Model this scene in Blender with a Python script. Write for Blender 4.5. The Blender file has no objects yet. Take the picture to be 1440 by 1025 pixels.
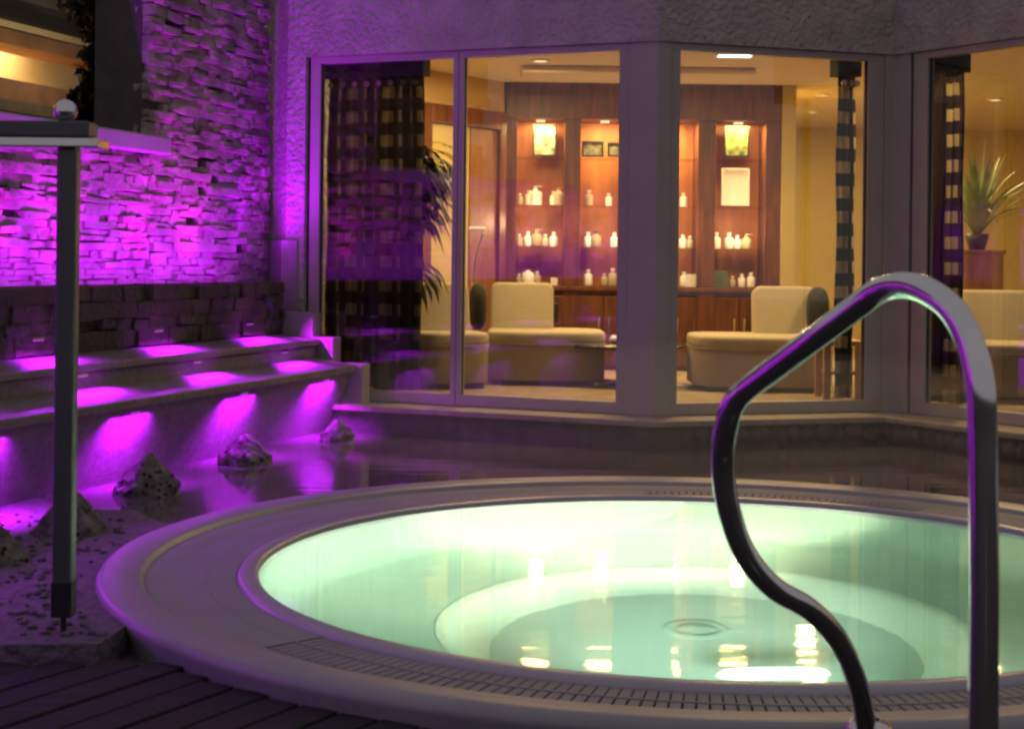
import bpy, bmesh, math, random
from mathutils import Vector, Matrix, noise
R = math.radians
sc = bpy.context.scene
COL = sc.collection
random.seed(7)

# ------------------------------------------------------------------ camera
F, HX, HY, ROLL, HC = 2200.0, 720.0, 368.0, 0.012, 1.05
cam = bpy.data.cameras.new('camera'); co = bpy.data.objects.new('camera', cam); COL.objects.link(co)
cam.sensor_width = 36; cam.lens = F/1440*36; cam.shift_y = -(512.5-HY)/1440
cam.clip_start = 0.05; cam.clip_end = 500
co.matrix_world = Matrix.Translation((0, 0, HC)) @ Matrix.Rotation(R(90), 4, 'X') @ Matrix.Rotation(ROLL, 4, 'Z')
cam.dof.use_dof = True; cam.dof.focus_distance = 9.0; cam.dof.aperture_fstop = 9
sc.camera = co
# ------------------------------------------------------------------ world: dim dusk sky
w = bpy.data.worlds.new('World'); sc.world = w; w.use_nodes = True
wn = w.node_tree.nodes; bg = wn['Background']
bg.inputs['Color'].default_value = (0.78, 0.73, 0.78, 1); bg.inputs['Strength'].default_value = 0.26
sc.view_settings.view_transform = 'Standard'; sc.view_settings.look = 'None'
sc.view_settings.exposure = 0; sc.view_settings.gamma = 1
sc.cycles.filter_width = 2.6
sc.cycles.max_bounces = 12; sc.cycles.transparent_max_bounces = 24
sc.cycles.sample_clamp_indirect = 4
sc.cycles.caustics_refractive = False; sc.cycles.caustics_reflective = False

# ------------------------------------------------------------------ pixel -> point helpers (photo pixels, depth metres)
def at(px, py, Y):
    x, y = px-HX, py-HY
    return Vector(((x+ROLL*y)*Y/F, Y, HC-(y-ROLL*x)*Y/F))
def gr(px, py, z=0.0):
    x, y = px-HX, py-HY
    return at(px, py, F*(HC-z)/(y-ROLL*x))

# ------------------------------------------------------------------ materials
M = {}
def nodes(name):
    m = bpy.data.materials.new(name); m.use_nodes = True; M[name] = m
    return m, m.node_tree.nodes, m.node_tree.links, m.node_tree.nodes['Principled BSDF']
def mat(name, col, rough=.6, metal=0, var=.25, scale=6, bump=0, bscale=60, col2=None, stretch=None, spec=None, emit=None, estr=0, coat=0):
    m, n, l, p = nodes(name)
    tc = n.new('ShaderNodeTexCoord'); mp = n.new('ShaderNodeMapping')
    l.new(tc.outputs['Object'], mp.inputs[0])
    if stretch: mp.inputs['Scale'].default_value = stretch
    nz = n.new('ShaderNodeTexNoise'); nz.inputs['Scale'].default_value = scale; nz.inputs['Detail'].default_value = 6
    l.new(mp.outputs[0], nz.inputs['Vector'])
    cr = n.new('ShaderNodeValToRGB')
    c2 = col2 or tuple(c*(1-var) for c in col)
    c1 = col if col2 else tuple(min(1, c*(1+var)) for c in col)
    cr.color_ramp.elements[0].position = .3; cr.color_ramp.elements[1].position = .7
    cr.color_ramp.elements[0].color = (*c2, 1); cr.color_ramp.elements[1].color = (*c1, 1)
    l.new(nz.outputs['Fac'], cr.inputs[0]); l.new(cr.outputs[0], p.inputs['Base Color'])
    p.inputs['Roughness'].default_value = rough; p.inputs['Metallic'].default_value = metal
    if spec is not None: p.inputs['Specular IOR Level'].default_value = spec
    if coat: p.inputs['Coat Weight'].default_value = coat
    if bump:
        n2 = n.new('ShaderNodeTexNoise'); n2.inputs['Scale'].default_value = bscale; n2.inputs['Detail'].default_value = 4
        l.new(mp.outputs[0], n2.inputs['Vector'])
        b = n.new('ShaderNodeBump'); b.inputs['Strength'].default_value = bump; b.inputs['Distance'].default_value = .02
        l.new(n2.outputs['Fac'], b.inputs['Height']); l.new(b.outputs[0], p.inputs['Normal'])
    if emit: p.inputs['Emission Color'].default_value = (*emit, 1); p.inputs['Emission Strength'].default_value = estr
    return m
mat('stucco', (.56, .52, .47), .85, var=.14, bump=1.0, bscale=30)
M['stucco'].node_tree.nodes['Bump'].inputs['Distance'].default_value = .05
mat('render_smooth', (.42, .38, .40), .8, var=.06, bump=.2, bscale=50)
mat('frame', (.45, .41, .37), .42, var=.05)
mat('gasket', (.02, .02, .02), .5)
mat('stone', (.56, .44, .44), .85, var=.35, scale=4.5, bump=1.0, bscale=24, col2=(.22, .16, .17))
mat('stone_dark', (.075, .055, .045), .85, bump=1.0, bscale=30, col2=(.035, .025, .022), scale=5)
mat('mortar', (.10, .08, .08), .9)
mat('step_stone', (.17, .155, .15), .5, var=.25, scale=28, bump=.2, bscale=60)
mat('cheek', (.38, .33, .34), .75, var=.08, bump=.4, bscale=60)
mat('pebble', (.20, .165, .19), .7, scale=26, col2=(.085, .07, .085), bump=1.0, bscale=45)
mat('rock', (.24, .21, .19), .8, scale=14, col2=(.05, .04, .035), bump=1.0, bscale=26)
mat('ledge', (.40, .34, .27), .7, var=.2, scale=12, bump=.6, bscale=40)
mat('plinth', (.17, .14, .14), .85, scale=10, col2=(.06, .05, .05), bump=1.0, bscale=22)
mat('rim', (.34, .335, .335), .62, spec=.25, var=.05, scale=5, bump=.06, bscale=120)
mat('bead', (.35, .34, .35), .42, spec=.7, var=.06, scale=5, bump=.05, bscale=120)
mat('rim_lip', (.50, .47, .52), .3, var=.04)
mat('slat', (.32, .315, .315), .6, spec=.25, var=.08)
mat('channel', (.15, .145, .16), .4)
mat('basin', (.56, .68, .61), .5, var=.05, scale=3)
mat('step_lit', (.74, .80, .70), .45, var=.03)  # lighter than the basin: lamp light on the ring put into its colour
mat('deckwood', (.034, .028, .028), .8, scale=5, col2=(.012, .010, .011), stretch=(1, 14, 1), bump=.6, bscale=12)
mat('soil', (.03, .026, .026), .9)
mat('steel', (.86, .86, .86), .14, 1, var=.03)
mat('postmetal', (.12, .12, .135), .4, .6, var=.1)
mat('blackrub', (.012, .012, .012), .5)
mat('mahog', (.21, .068, .026), .4, scale=3, col2=(.085, .03, .015), stretch=(8, 8, 1))
mat('nicheback', (.62, .22, .055), .5, scale=2, col2=(.36, .11, .03), stretch=(4, 4, 1))
mat('wall_y', (.62, .50, .17), .8, var=.05, scale=2)
mat('wall_o', (.60, .40, .18), .8, var=.05, scale=2)
mat('ceil', (.74, .62, .42), .9, var=.03)
mat('carpet', (.46, .36, .24), .95, scale=7, col2=(.30, .22, .14), bump=.4, bscale=90)
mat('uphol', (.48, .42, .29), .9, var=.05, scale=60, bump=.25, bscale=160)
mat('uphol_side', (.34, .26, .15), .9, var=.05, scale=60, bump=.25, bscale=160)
mat('cushion', (.035, .035, .025), .9, scale=40, col2=(.015, .018, .014))
mat('darktop', (.025, .018, .015), .2, var=.1)
mat('lightwood', (.55, .36, .16), .4, scale=3, stretch=(6, 6, 1), col2=(.38, .22, .08))
mat('sidewood', (.30, .13, .05), .4, scale=3, stretch=(6, 6, 1), col2=(.2, .08, .03))
mat('chrome', (.8, .78, .74), .12, 1, var=.02)
mat('white', (.92, .90, .84), .5, var=.03)
mat('blackpl', (.02, .02, .018), .4)
mat('greenlab', (.12, .17, .06), .6)
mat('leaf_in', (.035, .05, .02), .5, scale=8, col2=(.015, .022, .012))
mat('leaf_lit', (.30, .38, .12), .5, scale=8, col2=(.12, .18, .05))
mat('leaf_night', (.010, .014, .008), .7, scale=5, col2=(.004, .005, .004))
mat('bark', (.03, .02, .015), .9)
mat('pot', (.10, .07, .05), .35)
mat('blue_pot', (.05, .05, .07), .3)
mat('photo_a', (.22, .22, .16), .3, scale=22, col2=(.04, .045, .03))
mat('photo_b', (.62, .60, .44), .35, scale=13, col2=(.03, .04, .02))
mat('photo_c', (.30, .34, .10), .35, scale=16, col2=(.02, .035, .015))
mat('frame_dk', (.012, .010, .006), .4)
mat('house_wall', (.13, .105, .08), .85, bump=.3)
mat('house_wood', (.26, .13, .07), .7, var=.2)
mat('house_beam', (.010, .008, .008), .8)
mat('house_lit', (.62, .48, .26), .8, var=.05)
mat('led', (.9, .5, 1), .5, emit=(.60, .05, 1.0), estr=.8)
mat('lamp_warm', (1, .9, .7), .5, emit=(1, .78, .45), estr=1.6)
mat('lamp_white', (1, .95, .85), .5, emit=(1, .95, .80), estr=7)
mat('pool_lamp_glow', (1, 1, .9), .5, emit=(.95, 1, .72), estr=5)

def add_pits(name, scale, thr):
    m = M[name]; n = m.node_tree.nodes; l = m.node_tree.links; p = n['Principled BSDF']; src = p.inputs['Base Color'].links[0].from_socket
    v = n.new('ShaderNodeTexVoronoi'); v.inputs['Scale'].default_value = scale
    tc = n.new('ShaderNodeTexCoord'); l.new(tc.outputs['Object'], v.inputs['Vector'])
    lt = n.new('ShaderNodeMath'); lt.operation = 'LESS_THAN'; lt.inputs[1].default_value = thr; l.new(v.outputs['Distance'], lt.inputs[0])
    mx = n.new('ShaderNodeMixRGB'); mx.inputs[2].default_value = (.006, .005, .005, 1); l.new(lt.outputs[0], mx.inputs[0]); l.new(src, mx.inputs[1]); l.new(mx.outputs[0], p.inputs['Base Color'])
add_pits('rock', 26, .26)
def glass_mat(name, ior, rough=0.0, tint=(1, 1, 1)):
    m, n, l, p = nodes(name); n.remove(p)
    out = n['Material Output']; tr = n.new('ShaderNodeBsdfTransparent'); gl = n.new('ShaderNodeBsdfGlossy')
    tr.inputs[0].default_value = (*tint, 1); gl.inputs['Roughness'].default_value = rough
    fr = n.new('ShaderNodeFresnel'); fr.inputs['IOR'].default_value = ior
    ge = n.new('ShaderNodeNewGeometry'); s = n.new('ShaderNodeMath'); s.operation = 'SUBTRACT'; s.inputs[0].default_value = 1
    l.new(ge.outputs['Backfacing'], s.inputs[1])
    mu = n.new('ShaderNodeMath'); mu.operation = 'MULTIPLY'; l.new(fr.outputs[0], mu.inputs[0]); l.new(s.outputs[0], mu.inputs[1])
    mx = n.new('ShaderNodeMixShader'); l.new(mu.outputs[0], mx.inputs[0]); l.new(tr.outputs[0], mx.inputs[1]); l.new(gl.outputs[0], mx.inputs[2])
    l.new(mx.outputs[0], out.inputs[0])
    return m
glass_mat('glass', 2.25, .01, (.94, .95, .94)); glass_mat('shelfglass', 1.35, .05, (.93, .95, .93))

def water_mat(name, ripple, scale, opaque=None, stretch=(1, 1, 1)):
    m, n, l, p = nodes(name)
    tc = n.new('ShaderNodeTexCoord'); mp = n.new('ShaderNodeMapping'); mp.inputs['Scale'].default_value = stretch
    l.new(tc.outputs['Object'], mp.inputs[0])
    nz = n.new('ShaderNodeTexNoise'); nz.inputs['Scale'].default_value = scale; nz.inputs['Detail'].default_value = 3
    l.new(mp.outputs[0], nz.inputs['Vector'])
    b = n.new('ShaderNodeBump'); b.inputs['Strength'].default_value = ripple; b.inputs['Distance'].default_value = .02
    l.new(nz.outputs['Fac'], b.inputs['Height'])
    if opaque:
        p.inputs['Base Color'].default_value = (*opaque, 1); p.inputs['Roughness'].default_value = .06
        p.inputs['IOR'].default_value = 1.9; l.new(b.outputs[0], p.inputs['Normal'])
    else:
        n.remove(p); g = n.new('ShaderNodeBsdfGlass'); g.inputs['IOR'].default_value = 1.33
        g.inputs['Roughness'].default_value = .045; g.inputs['Color'].default_value = (.88, 1, .95, 1)
        l.new(b.outputs[0], g.inputs['Normal']); l.new(g.outputs[0], n['Material Output'].inputs[0])
    return m
water_mat('spa_water', .11, 3.2, stretch=(.45, 1.3, 1))
water_mat('pond_water', .10, 6, (.15, .13, .13), stretch=(.3, 1.4, 1))  # base colour lightened to carry the pale mist over the pond

def curtain_mat(name, dark, lite):
    m, n, l, p = nodes(name); n.remove(p); out = n['Material Output']
    uv = n.new('ShaderNodeUVMap'); sp = n.new('ShaderNodeSeparateXYZ'); l.new(uv.outputs[0], sp.inputs[0])
    def cell(sock, period, duty):
        d = n.new('ShaderNodeMath'); d.operation = 'DIVIDE'; d.inputs[1].default_value = period; l.new(sock, d.inputs[0])
        f = n.new('ShaderNodeMath'); f.operation = 'FRACT'; l.new(d.outputs[0], f.inputs[0])
        g = n.new('ShaderNodeMath'); g.operation = 'LESS_THAN'; g.inputs[1].default_value = duty; l.new(f.outputs[0], g.inputs[0]); return g.outputs[0]
    a = cell(sp.outputs[0], .13, .42); b = cell(sp.outputs[1], .155, .48)
    mu = n.new('ShaderNodeMath'); mu.operation = 'MULTIPLY'; l.new(a, mu.inputs[0]); l.new(b, mu.inputs[1])
    mc = n.new('ShaderNodeMixRGB'); mc.inputs[1].default_value = (*dark, 1); mc.inputs[2].default_value = (*lite, 1); l.new(mu.outputs[0], mc.inputs[0])
    df = n.new('ShaderNodeBsdfDiffuse'); tl = n.new('ShaderNodeBsdfTranslucent'); l.new(mc.outputs[0], df.inputs[0]); l.new(mc.outputs[0], tl.inputs[0])
    mx = n.new('ShaderNodeMixShader'); mx.inputs[0].default_value = .6; l.new(df.outputs[0], mx.inputs[1]); l.new(tl.outputs[0], mx.inputs[2])
    l.new(mx.outputs[0], out.inputs[0])
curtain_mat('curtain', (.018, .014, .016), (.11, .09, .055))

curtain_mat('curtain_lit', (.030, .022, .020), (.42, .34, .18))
# ------------------------------------------------------------------ mesh helpers
def build(name, bm, m, parent=None, smooth=False, bevel=0, seg=2):
    me = bpy.data.meshes.new(name)
    bmesh.ops.recalc_face_normals(bm, faces=bm.faces)
    bm.to_mesh(me); bm.free()
    if smooth:
        for p in me.polygons: p.use_smooth = True
    me.materials.append(M[m]); o = bpy.data.objects.new(name, me); COL.objects.link(o)
    if parent:
        o.parent = parent
        if not parent.parent: o.matrix_parent_inverse = parent.matrix_basis.inverted()   # a parent that is itself a part stands at the world origin
    if bevel:
        b = o.modifiers.new('bevel', 'BEVEL'); b.width = bevel; b.segments = seg; b.limit_method = 'ANGLE'
    return o
def tag(o, label=None, cat=None, group=None, kind=None):
    if label: o['label'] = label
    if cat: o['category'] = cat
    if group: o['group'] = group
    if kind: o['kind'] = kind
    return o
def empty(name, label, cat, loc=(0, 0, 0), group=None):
    o = bpy.data.objects.new(name, None); o.location = loc; COL.objects.link(o); o.empty_display_size = .1
    return tag(o, label, cat, group)
def box(bm, c, s, rz=0, tf=None):
    mt = Matrix.Translation(c) @ Matrix.Rotation(rz, 4, 'Z') @ Matrix.Diagonal((s[0], s[1], s[2], 1))
    if tf is not None: mt = tf @ mt
    bmesh.ops.create_cube(bm, size=1, matrix=mt)
def bx(c, s, rz=0):
    bm = bmesh.new(); box(bm, c, s, rz); return bm
def prism(bm, pts, z0, z1):
    a = [bm.verts.new((p[0], p[1], z0)) for p in pts]; b = [bm.verts.new((p[0], p[1], z1)) for p in pts]
    bm.faces.new(a); bm.faces.new(b[::-1]); n = len(pts)
    for i in range(n): bm.faces.new((a[i], a[(i+1) % n], b[(i+1) % n], b[i]))
    bm.normal_update()
def cyl(bm, c, r, h, seg=24, r2=None):
    bmesh.ops.create_cone(bm, cap_ends=True, segments=seg, radius1=r, radius2=r if r2 is None else r2, depth=h, matrix=Matrix.Translation(c))
def lathe(bm, prof, c=(0, 0, 0), seg=24, close=False):
    rings = []
    for r, z in prof:
        if r < 1e-5: rings.append([bm.verts.new((c[0], c[1], c[2]+z))])
        else: rings.append([bm.verts.new((c[0]+r*math.cos(2*math.pi*i/seg), c[1]+r*math.sin(2*math.pi*i/seg), c[2]+z)) for i in range(seg)])
    pr = list(zip(rings, rings[1:]))
    if close: pr.append((rings[-1], rings[0]))
    for a, b in pr:
        for i in range(seg):
            j = (i+1) % seg
            if len(a) == 1 and len(b) == 1: continue
            if len(a) == 1: bm.faces.new((a[0], b[j], b[i]))
            elif len(b) == 1: bm.faces.new((a[i], a[j], b[0]))
            else: bm.faces.new((a[i], a[j], b[j], b[i]))
def catmull(P, k=6):
    out = []
    for i in range(len(P)-1):
        p0, p1, p2, p3 = P[max(i-1, 0)], P[i], P[i+1], P[min(i+2, len(P)-1)]
        for j in range(k):
            t = j/k
            out.append(.5*((2*p1)+(p2-p0)*t+(2*p0-5*p1+4*p2-p3)*t*t+(3*p1-p0-3*p2+p3)*t**3))
    out.append(P[-1]); return out
def tube(bm, path, r, seg=20, r_end=None):
    path = [Vector(p) for p in path]; n = len(path); up = None; rings = []
    for i, p in enumerate(path):
        t = (path[min(i+1, n-1)]-path[max(i-1, 0)]).normalized()
        if up is None:
            up = t.cross(Vector((0, 0, 1))); up = up if up.length > .1 else t.cross(Vector((1, 0, 0)))
        up = (up-t*up.dot(t)).normalized(); s = t.cross(up)
        rr = r if r_end is None else r+(r_end-r)*i/(n-1)
        rings.append([bm.verts.new(p+(up*math.cos(2*math.pi*k/seg)+s*math.sin(2*math.pi*k/seg))*rr) for k in range(seg)])
    for a, b in zip(rings, rings[1:]):
        for k in range(seg): bm.faces.new((a[k], a[(k+1) % seg], b[(k+1) % seg], b[k]))
    bm.faces.new(rings[0]); bm.faces.new(rings[-1][::-1])
def cushion_bm(c, s, rz=0, tilt=0, pw=3.2, n=14):
    """rounded super-ellipsoid block"""
    bm = bmesh.new(); bmesh.ops.create_cube(bm, size=2)
    bmesh.ops.subdivide_edges(bm, edges=bm.edges, cuts=n, use_grid_fill=True)
    for v in bm.verts:
        q = v.co; l = (abs(q.x)**pw+abs(q.y)**pw+abs(q.z)**pw)**(1/pw); f = 1/l
        q = q*f
        v.co = Vector((q.x*s[0]/2, q.y*s[1]/2, q.z*s[2]/2))
    bm.transform(Matrix.Translation(c) @ Matrix.Rotation(rz, 4, 'Z') @ Matrix.Rotation(tilt, 4, 'X'))
    return bm
def light(name, kind, loc, energy, col, size=.05, target=None, parent=None, **kw):
    L = bpy.data.lights.new(name, kind); L.energy = energy; L.color = col
    if kind == 'AREA':
        L.shape = 'RECTANGLE'; L.size = kw.get('sx', size); L.size_y = kw.get('sy', size)
        if 'spread' in kw: L.spread = kw['spread']
    else: L.shadow_soft_size = size
    if kind == 'SPOT': L.spot_size = R(kw.get('ang', 90)); L.spot_blend = kw.get('blend', .8)
    o = bpy.data.objects.new(name, L); COL.objects.link(o); o.location = loc
    if target is not None: o.rotation_euler = (Vector(target)-Vector(loc)).to_track_quat('-Z', kw.get('up', 'Y')).to_euler()
    if parent: o.parent = parent; o.matrix_parent_inverse = parent.matrix_basis.inverted()
    return o

PURPLE = (.50, .004, 1.0); WARM = (1, .67, .30)
# ================================================================== GROUND, POND, DECK
bm = bmesh.new(); box(bm, (0, 0, -1.62), (160, 160, .2)); tag(build('ground', bm, 'soil'), kind='structure')
PC = Vector((.68, 5.43, 0))       # centre of the whirlpool
def ring_pt(r, a): return (PC.x+r*math.cos(a), PC.y+r*math.sin(a))
def px_ang(px, py, z=0):
    g = gr(px, py, z)-PC; return math.atan2(g.y, g.x)
# pond: big sheet with a round hole for the whirlpool
bm = bmesh.new()
def holed_sheet(bm, r, outer, z, a0, a1, n=72):
    """strip between circle arc (a0..a1) and far boundary polyline given as function of angle"""
    A = [a0+(a1-a0)*i/n for i in range(n+1)]
    i_ = [bm.verts.new((*ring_pt(r, a), z)) for a in A]; o_ = []
    for a in A: p = outer(a); o_.append(bm.verts.new((p[0], p[1], z)))
    for i in range(n): bm.faces.new((i_[i], i_[i+1], o_[i+1], o_[i]))
a_deckL = px_ang(150, 874); a_deckR = R(-25)
a_pondL = px_ang(225, 735)
def far_out(a): return ring_pt(7.5, a)
holed_sheet(bm, 1.86, far_out, -.012, a_deckR, a_pondL % (2*math.pi))
tag(build('pond_water', bm, 'pond_water'), kind='structure')
# pebbled bank on the left
bank = [gr(*p) for p in [(225, 735), (190, 718), (120, 716), (50, 700), (-60, 690), (-500, 640)]]
bm = bmesh.new()
lo = [ring_pt(1.97, a_pondL+(a_deckL % (2*math.pi)-a_pondL)*i/14) for i in range(15)] if a_pondL > 0 else []
edge = gr(140, 906, 0); far_l = gr(-600, 912, 0)
pts = lo+[(edge.x, edge.y), (far_l.x, far_l.y)]+[(p.x, p.y) for p in bank[::-1]]
prism(bm, pts, -.2, .002)
bmesh.ops.triangulate(bm, faces=[f for f in bm.faces if len(f.verts) > 4])
tag(build('pebble_ground', bm, 'pebble'), kind='structure')
# loose pebbles on the bank
bm = bmesh.new()
for i in range(260):
    t = random.random(); g = gr(random.uniform(-60, 175), random.uniform(725, 895))
    if (g-PC).length < 2.1: continue
    bmesh.ops.create_icosphere(bm, subdivisions=1, radius=random.uniform(.006, .018), matrix=Matrix.Translation((g.x, g.y, .006)) @ Matrix.Diagonal((1, 1, .5, 1)))
tag(build('loose_pebbles', bm, 'pebble', smooth=True), 'small dark pebbles scattered on the grainy bank left of the whirlpool', 'pebbles', kind='stuff')
# timber deck: boards
dd = Vector((.49, .87, 0)).normalized(); dn = Vector((.87, -.49, 0)).normalized()
bm = bmesh.new(); o0 = Vector((-1.3, 4.0, 0))
def clip_board(cx0):
    pass
bwid = .118
for k in range(-26, 44):
    c = o0+dn*(k*bwid)
    # march along the board and keep where outside the pool ring and in front of the deck edge
    segs = []; cur = []
    for i in range(-90, 60):
        p = c+dd*(i*.04)
        yl = edge.y+.0*(p.x)
        ok = p.y < yl-.012 and (Vector((p.x, p.y, 0))-PC-Vector((-.03, .085, 0))).length > 2.02 and p.y > .3
        if p.x > 3.2: ok = p.y < 3.6 and ok
        if ok: cur.append(i*.04)
        elif cur: segs.append((cur[0], cur[-1])); cur = []
    if cur: segs.append((cur[0], cur[-1]))
    for a, b in segs:
        if b-a < .05: continue
        m_ = c+dd*((a+b)/2); m_.z = -.058+random.uniform(-.002, .002)
        box(bm, m_, (b-a+.03, bwid-.012, .03), math.atan2(dd.y, dd.x))
tag(build('timber_deck', bm, 'deckwood', bevel=.004), kind='structure')
bm = bmesh.new()
def deck_out(a):
    c_, s_ = math.cos(a), math.sin(a); t = 7.5
    if s_ > -.999: t = min(t, (edge.y-.02-PC.y)/s_) if s_ < 0 else 2.0
    return ring_pt(max(t, 2.0), a)
holed_sheet(bm, 1.96, deck_out, -.085, (a_deckL-.02) % (2*math.pi), R(345), 60)
tag(build('deck_base', bm, 'channel'), kind='structure')

# ================================================================== WHIRLPOOL
wp = empty('whirlpool', 'large round whirlpool with glowing green water set flush beside the deck', 'whirlpool', (PC.x, PC.y, -.15))
bm = bmesh.new()   # basin
lathe(bm, [(1.53, .004), (1.53, -.66), (1.49, -.75), (1.42, -.79), (1.02, -.82), (.925, -.83)], PC, 128)
lathe(bm, [(.745, -1.09), (.70, -1.10), (0, -1.12)], PC, 128)
build('basin', bm, 'basin', wp, True)
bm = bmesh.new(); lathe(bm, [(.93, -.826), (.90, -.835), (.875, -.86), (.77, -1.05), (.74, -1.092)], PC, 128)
build('step_ring', bm, 'step_lit', wp, True)
bm = bmesh.new()
lathe(bm, [(1.528, -.10), (1.528, .006), (1.54, .014), (1.575, .016), (1.592, .010), (1.60, -.004), (1.60, -.10)], PC, 160)
build('inner_lip', bm, 'rim_lip', wp, True)
bm = bmesh.new()
lathe(bm, [(1.60, -.06), (1.79, -.06), (1.79, -.002), (1.80, .002), (1.885, .004)], PC, 160)
rim_bead = bmesh.new(); lathe(rim_bead, [(1.88, .0), (1.888, .004), (1.892, .016), (1.902, .021), (2.005, .027), (2.026, .020), (2.036, .004), (2.036, -.01), (2.015, -.05), (1.99, -.35)], PC, 160)
for v in list(bm.verts)+list(rim_bead.verts):
    r_ = math.hypot(v.co.x-PC.x, v.co.y-PC.y); k_ = min(1, max(0, (r_-1.81)/.10)); v.co += Vector((-.03, .085, 0))*k_
rimo = build('rim', bm, 'rim', wp, True)
build('outer_bead', rim_bead, 'bead', wp, True)
ms = rimo.modifiers.new('es', 'EDGE_SPLIT'); ms.split_angle = R(50)
bm = bmesh.new()
for i in range(330):
    a = 2*math.pi*i/330; dg = (math.degrees(a)+180) % 360-180
    if not (-138 < dg < -35 or 50 < dg < 92): continue
    x, y = ring_pt(1.695, a); box(bm, (x, y, -.012), (.184, .0265, .022), a)
lathe(bm, [(1.69, -.004), (1.69, .0015), (1.70, .0015), (1.70, -.004)], PC, 128)
build('overflow_grate', bm, 'slat', wp)
bm = bmesh.new()      # closed stretches of the channel cover
for d0, d1 in ((-35, 50), (92, 222)):
    n_ = int((d1-d0)/3); V = []
    for i in range(n_+1):
        a = R(d0+(d1-d0)*i/n_); V.append([bm.verts.new((*ring_pt(r_, a), z_)) for r_, z_ in ((1.601, -.04), (1.601, .001), (1.799, .0012), (1.799, -.04))])
    for p_, q_ in zip(V, V[1:]):
        for k in range(3): bm.faces.new((p_[k], p_[k+1], q_[k+1], q_[k]))
build('channel_cover', bm, 'rim', wp)
bm = bmesh.new(); lathe(bm, [(1.601, -.05), (1.789, -.05)], PC, 96); build('channel_floor', bm, 'channel', wp)
# drain
dp = Vector((.69, 5.70, -1.12))
bm = bmesh.new(); lathe(bm, [(.12, .0), (.12, .02), (.10, .035), (.085, .012), (.07, .012), (.065, .03), (.0, .034)], dp, 40); build('drain_cover', bm, 'basin', wp, True)
bm = bmesh.new(); bmesh.ops.create_cone(bm, cap_ends=True, segments=40, radius1=1, radius2=.92, depth=1, matrix=Matrix.Translation((.83, 4.88, -.80)) @ Matrix.Rotation(.08, 4, 'Z') @ Matrix.Diagonal((.18, .042, .03, 1)))
build('underwater_lamp_glow', bm, 'pool_lamp_glow', wp)  # glowing oval added on the near bench for its bright streak
bm = bmesh.new(); bmesh.ops.create_cone(bm, cap_ends=True, segments=32, radius1=.13, radius2=.11, depth=.03, matrix=Matrix.Translation((.86, 3.925, -.42)) @ Matrix.Rotation(R(-90), 4, 'X'))
build('underwater_lamp_glow', bm, 'pool_lamp_glow', wp)
bm = bmesh.new(); bmesh.ops.create_circle(bm, cap_ends=True, segments=128, radius=1.529, matrix=Matrix.Translation((PC.x, PC.y, -.006)))
tag(build('pool_water', bm, 'spa_water'), kind='structure')
light('pool_light', 'SPOT', (.84, 4.02, -.28), 3300, (.95, 1, .66), .1, (.52, 6.96, -.06), wp, ang=48, blend=1)
light('pool_light', 'SPOT', (.90, 4.02, -.28), 650, (.88, 1, .70), .1, (-.45, 6.45, -.08), wp, ang=62, blend=1)  # unseen fill added for the left of the far wall
light('pool_light', 'SPOT', (.68, 4.06, -.3), 200, (.80, 1, .86), .1, (.68, 5.8, -1.1), wp, ang=52, blend=1)  # unseen fill added to brighten the pool floor
for a_ in (-45, -90, -135): light('pool_light', 'POINT', (*ring_pt(1.44, R(a_)), -.30), 8.5, (.76, 1, .84), .05, parent=wp)  # unseen fill lights added along the near wall, below the rim

# ================================================================== HANDRAIL
path = [at(*p) for p in [(1383, 1620, 2.45), (1383, 1300, 2.45), (1383, 1025, 2.45), (1384, 800, 2.45), (1382, 620, 2.45), (1379, 545, 2.45), (1367, 490, 2.47), (1341, 438, 2.5), (1305, 410, 2.56), (1270, 401, 2.63), (1236, 409, 2.69), (1205, 431, 2.73), (1150, 472, 2.79), (1090, 517, 2.87), (1052, 546, 2.92), (1034, 564, 2.94), (1023, 592, 2.96), (1016, 645, 3.0), (1024, 712, 3.02), (1048, 778, 3.04), (1088, 826, 3.07), (1138, 856, 3.12), (1177, 897, 3.2), (1201, 945, 3.29), (1214, 995, 3.37), (1221, 1046, 3.44)]]
hr = empty('handrail', 'polished stainless steel curved grab rail at the near right of the pool', 'handrail', (path[0].x, path[0].y, -.12))
bm = bmesh.new(); path[0].z = -.04; tube(bm, catmull(path, 8), .0228, 28); build('tube', bm, 'steel', hr, True)
for q, z in ((path[0], -.042), (path[-1], .036)):
    bm = bmesh.new(); lathe(bm, [(.024, .02), (.034, .018), (.052, .006), (.054, 0), (0, 0)], (q.x, q.y, z), 32); build('base_flange', bm, 'steel', hr, True)

# ================================================================== METAL POST WITH CROSSBAR
PY = 4.37
pp = at(89, 890, PY); pz = .004
post = empty('metal_post', 'slim grey metal post with a horizontal crossbar and a ball on top', 'post', (pp.x, pp.y, pz))
ptop = at(92, 208, PY); pbot = at(89, 858, PY)
bm = bmesh.new(); box(bm, (pp.x, pp.y, (ptop.z+pbot.z)/2), (.055, .055, ptop.z-pbot.z)); build('pole', bm, 'postmetal', post, bevel=.008)
bm = bmesh.new(); box(bm, (pp.x, pp.y, pbot.z+.035), (.058, .058, .10)); build('foot', bm, 'blackrub', post, bevel=.004)
bm = bmesh.new(); tube(bm, [(pp.x, pp.y, -.02), (pp.x, pp.y, pbot.z)], .008, 10); build('ground_spike', bm, 'blackrub', post)
a0, a1 = at(-260, 190, PY), at(139, 190, PY)
bm = bmesh.new(); box(bm, ((a0.x+a1.x)/2, PY, a1.z+.012), (a1.x-a0.x-.03, .10, .045)); build('crossbar', bm, 'postmetal', post, bevel=.006)
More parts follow.
